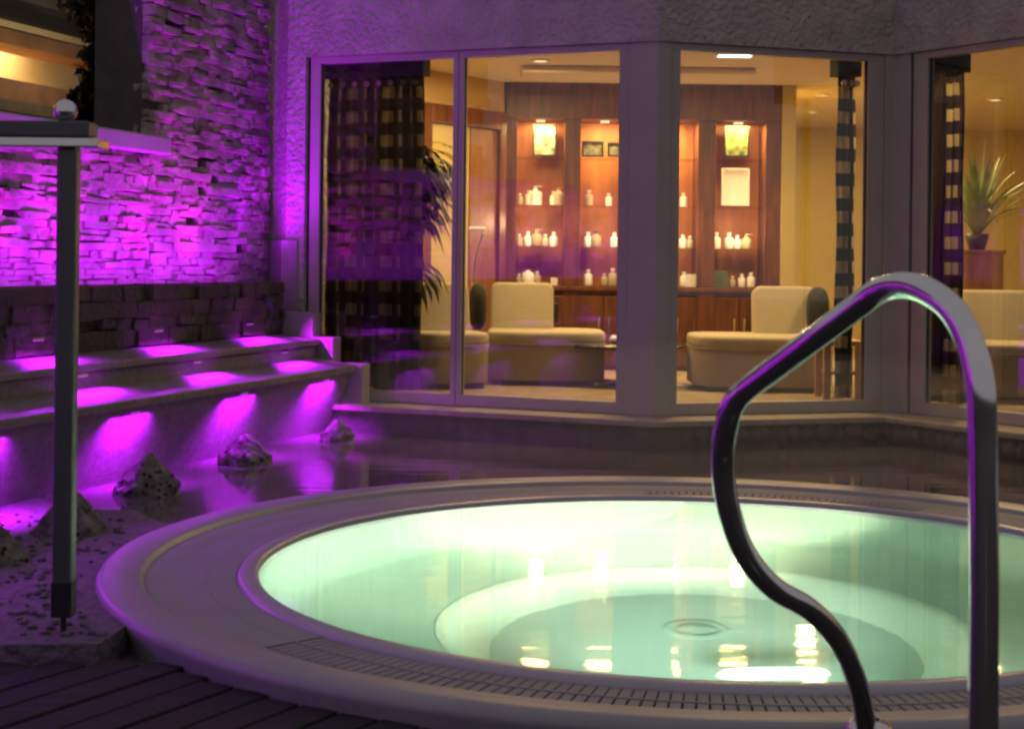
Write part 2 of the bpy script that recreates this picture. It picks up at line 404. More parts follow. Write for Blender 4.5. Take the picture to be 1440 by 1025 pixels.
bm = bmesh.new(); box(bm, ((a0.x+a1.x)/2+.015, PY, a1.z-.026), (a1.x-a0.x, .12, .026)); build('crossbar_lip', bm, 'steel', post, bevel=.004)
bp = at(92, 157, PY)
bm = bmesh.new(); bmesh.ops.create_uvsphere(bm, u_segments=24, v_segments=16, radius=.033, matrix=Matrix.Translation(bp)); build('ball', bm, 'steel', post, True)

# ================================================================== CASCADE: wall coordinates
L0 = Vector((-1.43, 9.9, 0)); D = Vector((.295, .955, 0)).normalized(); N = Vector((.955, -.295, 0)).normalized()
ANG = math.atan2(D.y, D.x)
WT = Matrix.Translation(L0) @ Matrix(((D.x, N.x, 0, 0), (D.y, N.y, 0, 0), (0, 0, 1, 0), (0, 0, 0, 1)))   # (s,u,z) -> world
def W(s, u, z): return L0+D*s+N*u+Vector((0, 0, z))
S_END = -9.5
def stone_run(name, mname, parent, s0, s1, u, z0, z1, hmin=.022, hmax=.055, lmin=.05, lmax=.26, jut=.026, topf=None):
    bm = bmesh.new(); z = z0
    while z < z1:
        h = random.uniform(hmin, hmax); s = s0-random.uniform(0, .2)
        while s < s1:
            ln = random.uniform(lmin, lmax); e = min(s+ln, s1)
            zt = min(z+h, z1)
            if e-s > .02 and zt-z > .008 and random.random() > .012:
                j = random.uniform(-.4, 1)*jut
                lo_s = max(s, s0)
                if e-lo_s > .015:
                    t = WT @ Matrix.Translation(((lo_s+e)/2, u+j/2-.05, (z+zt)/2)) @ Matrix.Rotation(random.uniform(-.05, .05)*min(1, .12/(e-lo_s)), 4, 'Y') @ Matrix.Rotation(random.uniform(-.10, .10), 4, 'Z') @ Matrix.Rotation(random.uniform(-.12, .12), 4, 'X')
                    r = bmesh.ops.create_cube(bm, size=1, matrix=t @ Matrix.Diagonal((e-lo_s-.001, .10+j, zt-z+.001, 1)))
                    for v in r['verts']:
                        v.co += Vector((random.uniform(-1, 1), random.uniform(-1, 1), random.uniform(-1, 1)))*.007
            s = e
        z += h
    return build(name, bm, mname, parent, bevel=.004, seg=1)
def slab(bm, s0, s1, u0, u1, z0, z1):
    box(bm, ((s0+s1)/2, (u0+u1)/2, (z0+z1)/2), (s1-s0, u1-u0, z1-z0), 0, WT)
# upper wall: low stretch and tall stretch
UW = -.34
up = empty('stone_wall', 'rough dry stone wall washed in bright purple light', 'stone wall', W(-3, UW, 0))
stone_run('stone_facing', 'stone', up, S_END, -1.12, UW, .80, 1.66)
stone_run('stone_facing', 'stone', up, -1.12, .42, UW, .80, 3.3)
bm = bmesh.new(); slab(bm, S_END, -1.13, UW-.35, UW-.045, .0, 1.65); slab(bm, -1.125, .30, UW-.35, UW-.045, .0, 3.3); build('wall_core', bm, 'mortar', up)
bm = bmesh.new(); slab(bm, S_END, -1.0, UW-.38, UW+.085, 1.64, 1.74); build('coping', bm, 'render_smooth', up, bevel=.01)
# low dark wall in front
lw = empty('low_stone_wall', 'low dark stone wall standing behind the cascade steps', 'stone wall', W(-3, -.1, 0))
stone_run('stone_facing', 'stone_dark', lw, S_END, -.01, 0, .58, .90, .05, .10, .10, .34, .02)
bm = bmesh.new(); slab(bm, S_END, -.01, -.20, -.05, .1, .905); build('wall_core', bm, 'stone_dark', lw, bevel=.01)
# steps
st = empty('cascade_steps', 'two long speckled stone steps with purple lights above the pond', 'steps', W(-3, .2, 0))
def step_prof(name, pts):
    bm = bmesh.new(); a = [bm.verts.new(W(S_END, u, z)) for u, z in pts]; b = [bm.verts.new(W(-.01, u, z)) for u, z in pts]
    bm.faces.new(a); bm.faces.new(b[::-1])
    for i in range(len(pts)): j = (i+1) % len(pts); bm.faces.new((a[i], a[j], b[j], b[i]))
    bm.normal_update(); return build(name, bm, 'step_stone', st, bevel=.006)
step_prof('tread', [(0, .578), (.25, .547), (.25, .512), (0, .512)])
step_prof('riser', [(0, .510), (.222, .510), (.222, .40), (0, .40)])
step_prof('tread', [(0, .398), (.0, .436), (.225, .436), (.50, .394), (.50, .352), (.47, .352), (.2, .398)])
step_prof('riser', [(0, .350), (.465, .350), (.455, .30), (.32, -.02), (.32, -.3), (0, -.3)])
# purple lamps of the steps (each a small housing + its light)
lamp_no = 0
rows = [('upper', .030, .665), ('middle', .236, .500), ('lowest', .487, .338)]
SL = [-.55, -1.62, -2.72, -3.85, -5.0, -6.2, -7.4]
ordn = ['first', 'second', 'third', 'fourth', 'fifth', 'sixth', 'seventh']
proto = None
for ri, (rn, u, z) in enumerate(rows):
    for k, s in enumerate(SL):
        p = W(s+.05*ri, u, z)
        e = empty('step_light', '%s purple lamp from the building end, %s row of the cascade' % (ordn[k], rn), 'step light', p, 'purple lamps along the cascade steps')
        if proto is None:
            bmh = bmesh.new(); box(bmh, p, (.09, .008, .008), ANG); h = build('housing', bmh, 'steel', e)
            bml = bmesh.new(); box(bml, p+Vector((0, 0, -.009)), (.08, .006, .003), ANG); l_ = build('lens', bml, 'led', e)
            proto = (h, l_, p.copy())
        else:
            for src in proto[:2]:
                c = src.copy(); COL.objects.link(c); c.parent = e; c.matrix_parent_inverse = Matrix.Translation(-proto[2])
        q = p+N*(.07 if ri < 2 else .035)+Vector((0, 0, -.012 if ri < 2 else -.01))
        bl = light('step_beam', 'AREA', q, (6.5, 5.5, 15.0)[ri], PURPLE, sx=.34, sy=.02, target=q+Vector((0, 0, -1)), parent=e, spread=R(150 if ri < 2 else 125))
        zz = -(Vector((0, 0, -1))+N*(.15, .25, -.36)[ri]).normalized(); xx = D; yy = zz.cross(xx).normalized(); xx = yy.cross(zz)
        bl.rotation_euler = Matrix((xx, yy, zz)).transposed().to_euler()
pe = W(-.42, .035, .80)  # spotlight with housing added to brighten the stepped wall
e = empty('added_spotlight', 'added dark spotlight on the low stone wall to light the stepped wall', 'spotlight', pe)
lp = pe+N*.04; aim = W(0, .30, .50); dv = (aim-lp).normalized()
bm = bmesh.new(); lathe(bm, [(0, -.03), (.024, -.03), (.024, .07), (.021, .07), (.021, -.02), (0, -.02)], (0, 0, 0), 20)
bm.transform(Matrix.Translation(lp) @ dv.to_track_quat('Z', 'Y').to_matrix().to_4x4()); build('housing', bm, 'blackrub', e, True)
bm = bmesh.new(); tube(bm, [pe-N*.03, lp-dv*.02], .006, 8); build('bracket', bm, 'blackrub', e)
light('added_beam', 'SPOT', lp, 60, (.62, .0, 1), .012, aim, e, ang=60, blend=1)
# uplights in the trough behind the low wall
strip = empty('light_strip', 'hidden purple light strip washing up the stone wall', 'light strip', W(-3, -.27, .72))
bm = bmesh.new(); slab(bm, S_END, .1, -.30, -.24, .68, .70); build('strip_channel', bm, 'steel', strip)
bm = bmesh.new(); slab(bm, S_END, .1, -.29, -.25, .702, .71); build('strip_lens', bm, 'led', strip)
mid = W((S_END+.1)/2, -.25, .76)
for i_ in range(4):
    m0 = W(-8.6+i_*2.4, -.04, .925)
    wl = light('wall_wash', 'AREA', m0, 29, PURPLE, sx=2.3, sy=.05, target=m0+Vector((0, 0, 1)), parent=strip)
    zz = -(Vector((0, 0, 1))-N*.40).normalized(); yy = zz.cross(D).normalized()
    wl.rotation_euler = Matrix((D, yy, zz)).transposed().to_euler()
for s_, e_ in ((-2.0, 9), (-1.25, 9), (-.7, 8), (-2.6, 9), (-3.3, 9), (-4.2, 8)):
    p = W(s_, -.12, .925); light('wall_spot', 'SPOT', p, e_*2.2, (.80, .01, .62), .02, p+Vector((0, 0, .8))-N*.30, strip, ang=85, blend=1)
p = W(-.12, -.17, .94); light('wall_spot', 'SPOT', p, 85, (.45, .0, 1), .12, Vector((-1.45, 10.15, 1.9)), strip, ang=80, blend=1)  # unseen spot added to turn the pier purple
# stepped cheek wall at the building end
bm = bmesh.new()
pr = [(-.30, -.2), (-.30, .76), (-.06, .76), (.0, .70), (.19, .70), (.19, .545), (.34, .545), (.34, .385), (.535, .385), (.535, -.2)]
pr = [(-.2, -.2), (-.2, .715), (.19, .715), (.19, .56), (.33, .56), (.33, .40), (.53, .40), (.53, -.2)]
a = [bm.verts.new(W(0, u, z)) for u, z in pr]; b = [bm.verts.new(W(.13, u, z)) for u, z in pr]
bm.faces.new(a); bm.faces.new(b[::-1])
for i in range(len(pr)): j = (i+1) % len(pr); bm.faces.new((a[i], a[j], b[j], b[i]))
tag(build('stepped_wall', bm, 'cheek', bevel=.008), 'stepped rendered wall closing the cascade beside the windows', 'stepped wall')

# rocks
rk = [(475, 617, .085, .11, 'farthest rock, beside the stepped wall under the window'), (345, 648, .115, .13, 'pyramid shaped rock in the pond, second from the windows'), (208, 690, .125, .155, 'largest pyramid rock with dark pits between two purple reflections'), (98, 748, .115, .15, 'dark pitted rock behind the metal post'), (-8, 790, .10, .12, 'rock cut off by the left edge of the photo')]
for k, (px, py, r, h, lab) in enumerate(rk):
    g = gr(px, py, 0); random.seed(40+k)
    bm = bmesh.new(); bmesh.ops.create_icosphere(bm, subdivisions=5, radius=1)
    rot = random.uniform(0, 1.5)
    for v in bm.verts:
        q = v.co.copy(); t = (q.z+1)/2
        a_ = math.atan2(q.y, q.x)+rot; sq = 1/max(abs(math.cos(a_)), abs(math.sin(a_)))**.75
        wd = (1-t)**.85*1.25*sq+.06
        ra = math.hypot(q.x, q.y)+1e-6
        f = min(wd, 1.2)/ra*min(1, ra*1.9)
        nn = noise.noise(q*2.2+Vector((k*7, 0, 0)))*.13+noise.noise(q*6+Vector((k*3, 5, 0)))*.04
        pit = noise.noise(q*5+Vector((k*11, 3, 0))); pit = -.10 if pit > .38 else 0
        v.co = Vector((q.x*f*(1+nn+pit), q.y*f*(1+nn+pit), (t*1.0-.12)+nn*.15))
        v.co = Vector((v.co.x*r, v.co.y*r, v.co.z*h*1.35))
    bm.transform(Matrix.Translation((g.x, g.y, -.01)))
    tag(build('rock', bm, 'rock', smooth=True), lab, 'rock', 'rocks standing in the pond')
random.seed(11)

# ================================================================== LOUNGE BUILDING (bay with three window wings)
A = Vector((-1.451, 10.148, 0)); B = Vector((.84, 9.17, 0)); C = Vector((2.357, 9.663, 0)); E_ = C+Vector((.532, -.847, 0))*2.4
bld = empty('lounge_building', 'rendered building with a glazed lounge bay behind the whirlpool', 'building', (.8, 11, 0))
def wing(P, Q):
    d = (Q-P).normalized(); n = Vector((d.y, -d.x, 0)); return P, d, n
def wf(wg, t, o, z): P, d, n = wg; return P+d*t+n*o+Vector((0, 0, z))
def wbox(bm, wg, t0, t1, o0, o1, z0, z1):
    P, d, n = wg; c = wf(wg, (t0+t1)/2, (o0+o1)/2, (z0+z1)/2)
    box(bm, c, (t1-t0, abs(o1-o0), z1-z0), math.atan2(d.y, d.x))
w1, w2, w3 = wing(A, B), wing(B, C), wing(C, E_)
l1, l2, l3 = (B-A).length, (C-B).length, 2.4
ZB, ZT = .228, 2.305   # glass bottom / top
ZL = .155              # ledge
# upper facade as one mitred band
def band(offs_in, offs_out, z0, z1, ext0=0, ext1=0):
    bm = bmesh.new()
    def line(off):
        pts = [wf(w1, -ext0, off, 0)]
        for wa, wb, P in ((w1, w2, B), (w2, w3, C)):
            na, nb = wa[2], wb[2]; m_ = (na+nb).normalized(); pts.append(P+m_*(off/m_.dot(na)))
        pts.append(wf(w3, l3+ext1, off, 0)); return pts
    o_, i_ = line(offs_out), line(offs_in)
    V = [[bm.verts.new((p.x, p.y, z)) for p in L] for L, z in ((o_, z0), (o_, z1), (i_, z1), (i_, z0))]
    for k in range(4):
        a_, b_ = V[k], V[(k+1) % 4]
        for i in range(3): bm.faces.new((a_[i], a_[i+1], b_[i+1], b_[i]))
    for e in (0, 3): bm.faces.new([V[k][e] for k in range(4)])
    return bm
bmb = band(-.30, .035, ZT+.045, 3.6, 0, .6); bmesh.ops.triangulate(bmb, faces=[f for f in bmb.faces if len(f.verts) > 4]); build('upper_wall', bmb, 'stucco', bld)
bmb = band(-.12, .30, ZL-.035, ZL, -.42, .6); bmesh.ops.triangulate(bmb, faces=[f for f in bmb.faces if len(f.verts) > 4]); build('window_ledge', bmb, 'ledge', bld, bevel=.008)
bmb = band(-.10, .24, -.35, ZL-.035, -.35, .6); bmesh.ops.triangulate(bmb, faces=[f for f in bmb.faces if len(f.verts) > 4]); build('plinth', bmb, 'plinth', bld)
# rough stone course under the ledge on the right wings
def rough(wg, t0, t1):
    bm = bmesh.new(); t = t0
    while t < t1:
        ln = random.uniform(.05, .13)
        c = wf(wg, t+ln/2, .245+random.uniform(-.01, .015), .055+random.uniform(-.01, .02))
        r = bmesh.ops.create_icosphere(bm, subdivisions=2, radius=.5, matrix=Matrix.Translation(c) @ Matrix.Rotation(math.atan2(wg[1].y, wg[1].x), 4, 'Z') @ Matrix.Diagonal((ln*1.15, .07, random.uniform(.09, .13), 1)))
        for v in r['verts']: v.co += v.co.normalized()*0+Vector(noise.noise_vector(v.co*22))*.012
        t += ln
    return bm
for wg, t0, t1 in ((w2, .15, l2+.05), (w3, .0, l3)): build('rough_stone_course', rough(wg, t0, t1), 'plinth', bld, True)
# pier at left: front strip, return, and thicker foot
bm = bmesh.new(); A2 = at(371, 368, 10.75); A2.z = 0
AL = wf(w1, .135, .035, 0); A0 = wf(w1, -.0, .035, 0)
prism(bm, [AL, A0, (A2.x, A2.y), (A2.x+.4, A2.y+.4), wf(w1, .135, -.3, 0)], .0, ZT+.045); bmesh.ops.triangulate(bm, faces=[f for f in bm.faces if len(f.verts) > 4]); build('pier', bm, 'stucco', bld)
bm = bmesh.new(); prism(bm, [A0, (A2.x, A2.y), (A2.x+.4, A2.y+.4), wf(w1, .0, -.3, 0)], ZT+.045, 3.6); build('pier', bm, 'stucco', bld)
bm = bmesh.new(); q0 = wf(w1, .10, .065, 0); q1 = wf(w1, -.012, .065, 0); q2 = Vector((A2.x-.03, A2.y-.02, 0)); prism(bm, [q0, q1, q2, (A2.x+.3, A2.y+.3), wf(w1, .1, -.2, 0)], 0, 1.17); bmesh.ops.triangulate(bm, faces=[f for f in bm.faces if len(f.verts) > 4]); build('pier_foot', bm, 'cheek', bld)
# corner posts
def cpost(P, wa, wb, la, t_a, t_b):
    bm = bmesh.new(); na, nb = wa[2], wb[2]; m_ = (na+nb).normalized()
    ofr = P+m_*(.02/m_.dot(na)); inn = P+m_*(-.12/m_.dot(na))
    prism(bm, [wf(wa, la-t_a, .02, 0), ofr, wf(wb, t_b, .02, 0), wf(wb, t_b, -.12, 0), inn, wf(wa, la-t_a, -.12, 0)], ZL, ZT+.045)
    bmesh.ops.triangulate(bm, faces=[f for f in bm.faces if len(f.verts) > 4]); return bm
build('corner_post', cpost(B, w1, w2, l1, l1-2.325, .083), 'frame', bld, bevel=.004)
build('corner_post', cpost(C, w2, w3, l2, l2-1.512, .136), 'frame', bld, bevel=.004)
# windows
def window(wg, t0, t1, fl, fr, ftop=.045, fbot=.055, lab=None):
    bm = bmesh.new(); z0, z1 = ZB-fbot-.015, ZT+.043
    wbox(bm, wg, t0, t1, -.05, .012, z0, ZB); wbox(bm, wg, t0, t1, -.05, .012, ZT, z1)
    wbox(bm, wg, t0, t0+fl, -.05, .010, ZB+.0005, ZT-.0005); wbox(bm, wg, t1-fr, t1, -.05, .010, ZB+.0005, ZT-.0005)
    f = build('window', bm, 'frame', bld, bevel=.003)
    if lab: f['label'] = lab
    bm = bmesh.new(); wbox(bm, wg, t0+fl-.004, t1-fr+.004, -.026, -.020, ZB-.004, ZT+.004); build('pane', bm, 'glass', f)
    bm = bmesh.new(); g = .007
    wbox(bm, wg, t0+fl, t0+fl+g, -.019, -.008, ZB, ZT); build('gasket', bm, 'gasket', f)
    bm = bmesh.new(); wbox(bm, wg, t1-fr-g, t1-fr, -.019, -.008, ZB, ZT); build('gasket', bm, 'gasket', f)
window(w1, .158, 1.207, .072, .034, lab='window behind which the dark curtain hangs')
window(w1, 1.211, 2.323, .034, .064)
window(w2, .085, 1.510, .058, .11)
window(w3, .155, 2.2, .115, .06)
bm = bmesh.new(); wbox(bm, w1, .136, .157, -.05, .0, ZL, ZT+.04); build('shadow_gap', bm, 'gasket', bld)
bm = bmesh.new(); wbox(bm, w3, .137, .154, -.05, .0, ZL, ZT+.04); build('shadow_gap', bm, 'gasket', bld)
# interior shell
FZ, CZ = .20, 2.47
poly = [wf(w1, -.0, -.13, 0), B+Vector((0, .14, 0)), C+Vector((-.05, .16, 0)), wf(w3, 2.9, -.13, 0), Vector((7.5, 9, 0)), Vector((7.5, 17, 0)), Vector((-1.5, 17, 0)), Vector((-1.6, 11, 0))]
def cap(bm, z0, z1):
    prism(bm, poly, z0, z1); bmesh.ops.triangulate(bm, faces=[f for f in bm.faces if len(f.verts) > 4])
bm = bmesh.new(); cap(bm, 0, FZ); build('carpet_floor', bm, 'carpet', bld)
bm = bmesh.new(); cap(bm, CZ, CZ+.2); build('ceiling', bm, 'ceil', bld)
YC = 12.4
def wallseg(name, p, q, z0, z1, m_, th=.1):
    p, q = Vector((*p, 0)), Vector((*q, 0)); d = (q-p); n = Vector((-d.y, d.x, 0)).normalized()
    bm = bmesh.new(); prism(bm, [p, q, q+n*th, p+n*th], z0, z1); return build(name, bm, m_, bld)
wallseg('room_wall', (-1.45, 10.6), (-.07, YC), FZ, CZ, 'wall_o')                # left wall running to the cabinet
wallseg('room_wall', (2.125, YC-.02), (2.235, YC-.02), FZ, CZ, 'wall_y', .7)        # strip right of cabinet
wallseg('room_wall', (2.24, 16.2), (7.4, 16.2), FZ, CZ, 'wall_y')
wallseg('room_wall', (-.3, YC+.62), (2.3, YC+.62), FZ, CZ, 'wall_o')
wallseg('room_wall', (2.24, YC+.7), (2.24, 16.2), FZ, CZ, 'wall_y')
wallseg('room_wall', (7.4, 16.2), (7.4, 8.5), FZ, CZ, 'wall_y')
# sill-height ceiling cove
bm = bmesh.new(); box(bm, (.9, 11.55, CZ-.025), (1.7, .5, .05)); build('ceiling_cove', bm, 'ceil', bld, bevel=.02)
# door surround on the left room wall
dl = Vector((1.38, 1.8, 0)).normalized(); dnn = Vector((dl.y, -dl.x, 0))
def lw_(t): return Vector((-1.45, 10.6, 0))+dl*t
bm = bmesh.new()
def dbox(t0, t1, z0, z1, th=.06):
    c = (lw_(t0)+lw_(t1))/2+dnn*(th/2+.001); c.z = (z0+z1)/2; box(bm, c, (t1-t0, th, z1-z0), math.atan2(dl.y, dl.x))
dbox(1.22, 1.32, FZ, 2.22); dbox(1.32, 2.14, 2.08, 2.22); dbox(2.14, 2.22, FZ, 2.22)
build('door_frame', bm, 'mahog', bld, bevel=.005)
bm = bmesh.new(); dbox(1.325, 1.80, FZ, 2.075, .02); build('lit_hall_panel', bm, 'wall_y', bld)  # cream panel standing in for the lit hall behind the opening
bm = bmesh.new(); dbox(1.803, 2.135, FZ, 2.075, .03); build('door_leaf', bm, 'sidewood', bld)

# ---- ceiling lamps
def downlight(px, py, Y, lab, r=.05, m_='lamp_warm', energy=16, rect=None):
    p = at(px, py, F*(CZ-HC)/((HY-py)+ROLL*(px-HX))) if Y is None else at(px, py, Y); p.z = CZ-.004
    e = empty('ceiling_light', lab, 'ceiling light', p, 'recessed ceiling lights')
    bm = bmesh.new()
    if rect: box(bm, p, (rect[0], rect[1], .012)); 
    else: cyl(bm, p, r, .012, 24)
    build('lens', bm, m_, e)
    bm = bmesh.new()
    if rect:
        for sx in (-1, 1): box(bm, p+Vector((sx*(rect[0]/2+.012), 0, -.004)), (.02, rect[1]+.04, .02))
        for sy in (-1, 1): box(bm, p+Vector((0, sy*(rect[1]/2+.012), -.004)), (rect[0], .02, .02))
    else: lathe(bm, [(r, -.01), (r+.02, -.008), (r+.02, .004), (r, .004)], p, 24)
    build('trim', bm, 'white', e)
    light('lamp', 'AREA', p+Vector((0, 0, -.03)), energy*1.55, WARM, sx=.16, sy=.16, target=p+Vector((0, 0, -1)), parent=e)
    return e
downlight(1033, 76, None, 'bright rectangular ceiling light above the right cabinet niche', m_='lamp_white', energy=22, rect=(.22, .12))
downlight(1157, 133, None, 'small round downlight over the yellow wall, nearer one', .035, energy=24)
downlight(1143, 157, None, 'small round downlight over the yellow wall, farther one', .035, energy=14)
downlight(760, 84, 11.0, 'round downlight above the left armchair, hidden by the window head', energy=20)
downlight(1365, 60, 10.2, 'round downlight above the sofa behind the right window', energy=22)
downlight(1400, 90, 13.2, 'round downlight over the potted plant', energy=30)
downlight(600, 60, 10.9, 'round downlight behind the left curtain', energy=9)

# ================================================================== DISPLAY CABINET
def cx(px): return (px-720)/(F/YC)
cab = empty('display_cabinet', 'tall mahogany wall cabinet with four glowing orange niches', 'cabinet', (1.03, YC+.2, FZ))
cols = [(710, 725), (792, 815), (885, 912), (980, 1005), (1075, 1096)]
ZN0, ZN1 = .865, 2.185
bm = bmesh.new()
for a_, b_ in cols: x0, x1 = cx(a_), cx(b_); box(bm, ((x0+x1)/2, YC+.18, (ZN0+ZN1)/2), (x1-x0, .36, ZN1-ZN0))
build('uprights', bm, 'mahog', cab, bevel=.004)
for a_, b_ in cols: x0, x1 = cx(a_), cx(b_); build('base_stile', bx(((x0+x1)/2, YC-.003, (FZ+ZN0-.045)/2), (x1-x0-.004, .016, ZN0-.045-FZ)), 'mahog', cab)
x0, x1 = cx(710), cx(1096)
bm = bmesh.new(); box(bm, ((x0+x1)/2, YC+.17, (ZN1+CZ-.004)/2), (x1-x0+.004, .38, CZ-.004-ZN1)); build('header', bm, 'mahog', cab)
bm = bmesh.new(); box(bm, ((x0+x1)/2, YC+.16, ZN0-.02), (x1-x0+.03, .42, .035)); build('counter', bm, 'mahog', cab, bevel=.004)
bm = bmesh.new(); box(bm, ((x0+x1)/2, YC+.19, (FZ+ZN0-.04)/2), (x1-x0, .36, ZN0-.04-FZ)); build('base', bm, 'mahog', cab)
bm = bmesh.new(); box(bm, ((x0+x1)/2, YC+.375, (ZN0+ZN1)/2), (x1-x0-.02, .025, ZN1-ZN0)); build('niche_back', bm, 'nicheback', cab)
nich = [(725, 792), (815, 885), (912, 980), (1005, 1075)]
nname = ['leftmost', 'second', 'third', 'rightmost']
for k, (a_, b_) in enumerate(nich):
    a_, b_ = cx(a_), cx(b_); mx = (a_+b_)/2; wd = b_-a_
    for j in range(2):
        xx = mx+(j-.5)*wd*.51; bm = bmesh.new(); box(bm, (xx, YC-.002, .51), (wd*.5, .02, .55)); d_ = build('door', bm, 'mahog', cab, bevel=.006)
        bm = bmesh.new(); box(bm, (mx+(j-.5)*.08, YC-.02, .56), (.012, .018, .12)); build('handle', bm, 'chrome', d_)
    for z in (1.885, 1.505, 1.170):
        bm = bmesh.new(); box(bm, (mx, YC+.19, z-.004), (wd-.004, .30, .008)); build('shelf', bm, 'shelfglass', cab)
    bm = bmesh.new(); box(bm, (mx, YC+.16, ZN1-.006), (.07, .07, .010)); build('niche_lamp', bm, 'lamp_warm', cab)
    light('niche_light', 'AREA', (mx, YC+.07, ZN1-.02), 13.0, (1, .62, .22), sx=.2, sy=.08, target=(mx, YC+.22, 1.0), parent=cab)
    light('niche_light', 'POINT', (mx, YC-.06, 1.36), 5.5, (1, .64, .34), .05, parent=cab)  # unseen fill added in front of the shelves to brighten the bottles

# ---- bottles and boxes on the shelves
ZS = {1: 1.505, 2: 1.170, 3: .865}
def bottle_bm(kind, x, y, z, h):
    bm = bmesh.new()
    if kind == 'box': box(bm, (x, y, z+h/2), (h*.9, .06, h)); return bm
    r = h*.27 if kind == 'bottle' else h*.36
    lathe(bm, [(0, 0), (r*.95, 0), (r, .01), (r, h*.62), (r*.8, h*.70), (r*.35, h*.76), (r*.32, h*.84), (0, h*.84)], (x, y, z), 16); return bm
bot = [(744, 1, .115, 'bottle', 'white'), (753, 1, .15, 'pump', 'white'), (779, 1, .11, 'bottle', 'white'), (786, 1, .14, 'pump', 'uphol'),
       (743, 2, .12, 'bottle', 'white'), (755, 2, .14, 'pump', 'uphol_side'), (780, 2, .12, 'bottle', 'white'),
       (744, 3, .14, 'pump', 'white'), (781, 3, .06, 'box', 'white'),
       (829, 1, .12, 'bottle', 'uphol'), (828, 2, .12, 'bottle', 'white'), (839, 2, .13, 'pump', 'uphol_side'), (866, 2, .12, 'bottle', 'white'),
       (829, 3, .13, 'bottle', 'white'), (864, 3, .14, 'bottle', 'uphol'),
       (963, 1, .11, 'bottle', 'white'), (963, 2, .11, 'bottle', 'white'), (965, 3, .12, 'bottle', 'white'),
       (1010, 2, .13, 'bottle', 'white'), (1028, 2, .13, 'bottle', 'white'), (1053, 2, .12, 'pump', 'uphol'),
       (1016, 3, .13, 'box', 'greenlab'), (1047, 3, .11, 'bottle', 'white'), (1060, 3, .12, 'bottle', 'white'),
       (731, 1, .09, 'bottle', 'uphol'), (731, 2, .10, 'bottle', 'uphol'), (731, 3, .09, 'bottle', 'uphol'), (768, 2, .10, 'bottle', 'uphol'), (757, 3, .11, 'bottle', 'uphol'),
       (857, 1, .10, 'bottle', 'white'), (852, 3, .10, 'bottle', 'uphol'), (973, 2, .10, 'bottle', 'uphol'), (973, 3, .10, 'box', 'white'), (1040, 2, .11, 'bottle', 'white'), (1034, 3, .09, 'bottle', 'uphol')]
bot.sort(key=lambda q: q[0])
shn = {1: 'upper', 2: 'middle', 3: 'bottom'}; seen = {}
for px, sh, h, kind, m_ in bot:
    ni = [i for i, (a_, b_) in enumerate(nich) if a_ <= px <= b_][0]
    seen[(ni, sh)] = seen.get((ni, sh), 0)+1; nth = seen[(ni, sh)]
    x, y, z = cx(px-1), YC+.10, ZS[sh]+.001
    colr = {'white': 'white', 'uphol': 'cream', 'uphol_side': 'beige', 'greenlab': 'green'}[m_]
    ord_ = ['first', 'second', 'third', 'fourth', 'fifth', 'sixth'][nth-1]
    kn = 'product_box' if kind == 'box' else 'bottle'
    lab = '%s %s on the %s shelf of the %s cabinet niche, %s from the left' % (colr, 'product box' if kind == 'box' else ('pump bottle' if kind == 'pump' else 'bottle'), shn[sh], nname[ni], ord_)
    e = empty(kn, lab, 'box' if kind == 'box' else 'bottle', (x, y, z), 'products on the cabinet shelves')
    build('body', bottle_bm(kind, x, y, z, h), m_, e, kind != 'box')
    if kind == 'pump':
        bm = bmesh.new(); r = h*.36; cyl(bm, (x, y, z+h*.90), r*.3, h*.12, 12); box(bm, (x+r*.4, y, z+h*.98), (r*1.3, r*.35, h*.05)); build('pump', bm, 'blackpl' if px in (744, 839) else m_, e)
    elif kind == 'bottle':
        bm = bmesh.new(); cyl(bm, (x, y, z+h*.92), h*.13, h*.16, 12); build('cap', bm, 'white', e)
def picture(px0, px1, py0, py1, lab, m_, fm='frame_dk', name='picture_frame', cat='picture'):
    p0, p1 = at(px0, py1, YC+.14), at(px1, py0, YC+.14); cxx, czz = (p0.x+p1.x)/2, (p0.z+p1.z)/2; w_, h_ = p1.x-p0.x, p1.z-p0.z
    e = empty(name, lab, cat, (cxx, YC+.14, p0.z)); bm = bmesh.new()
    for s_ in (-1, 1): box(bm, (cxx+s_*(w_/2-.007), YC+.14, czz), (.014, .02, h_)); box(bm, (cxx, YC+.14, czz+s_*(h_/2-.007)), (w_-.028, .02, .014))
    build('frame', bm, fm, e); bm = bmesh.new(); box(bm, (cxx, YC+.144, czz), (w_-.026, .008, h_-.026)); build('print', bm, m_, e)
picture(749, 783, 176, 220, 'framed bright picture standing on the top shelf of the leftmost niche', 'photo_b')
picture(818, 849, 199, 221, 'small dark photo on the top shelf of the second niche, left one', 'photo_a')
picture(854, 882, 201, 221, 'small dark photo on the top shelf of the second niche, right one', 'photo_a')
picture(930, 952, 198, 220, 'small dark photo on the top shelf of the third niche', 'photo_a')
picture(1018, 1054, 178, 221, 'framed green and yellow picture on the top shelf of the rightmost niche', 'photo_c')
picture(1014, 1054, 237, 289, 'bright white certificate standing in the rightmost niche', 'white', 'white', 'white_card', 'card')

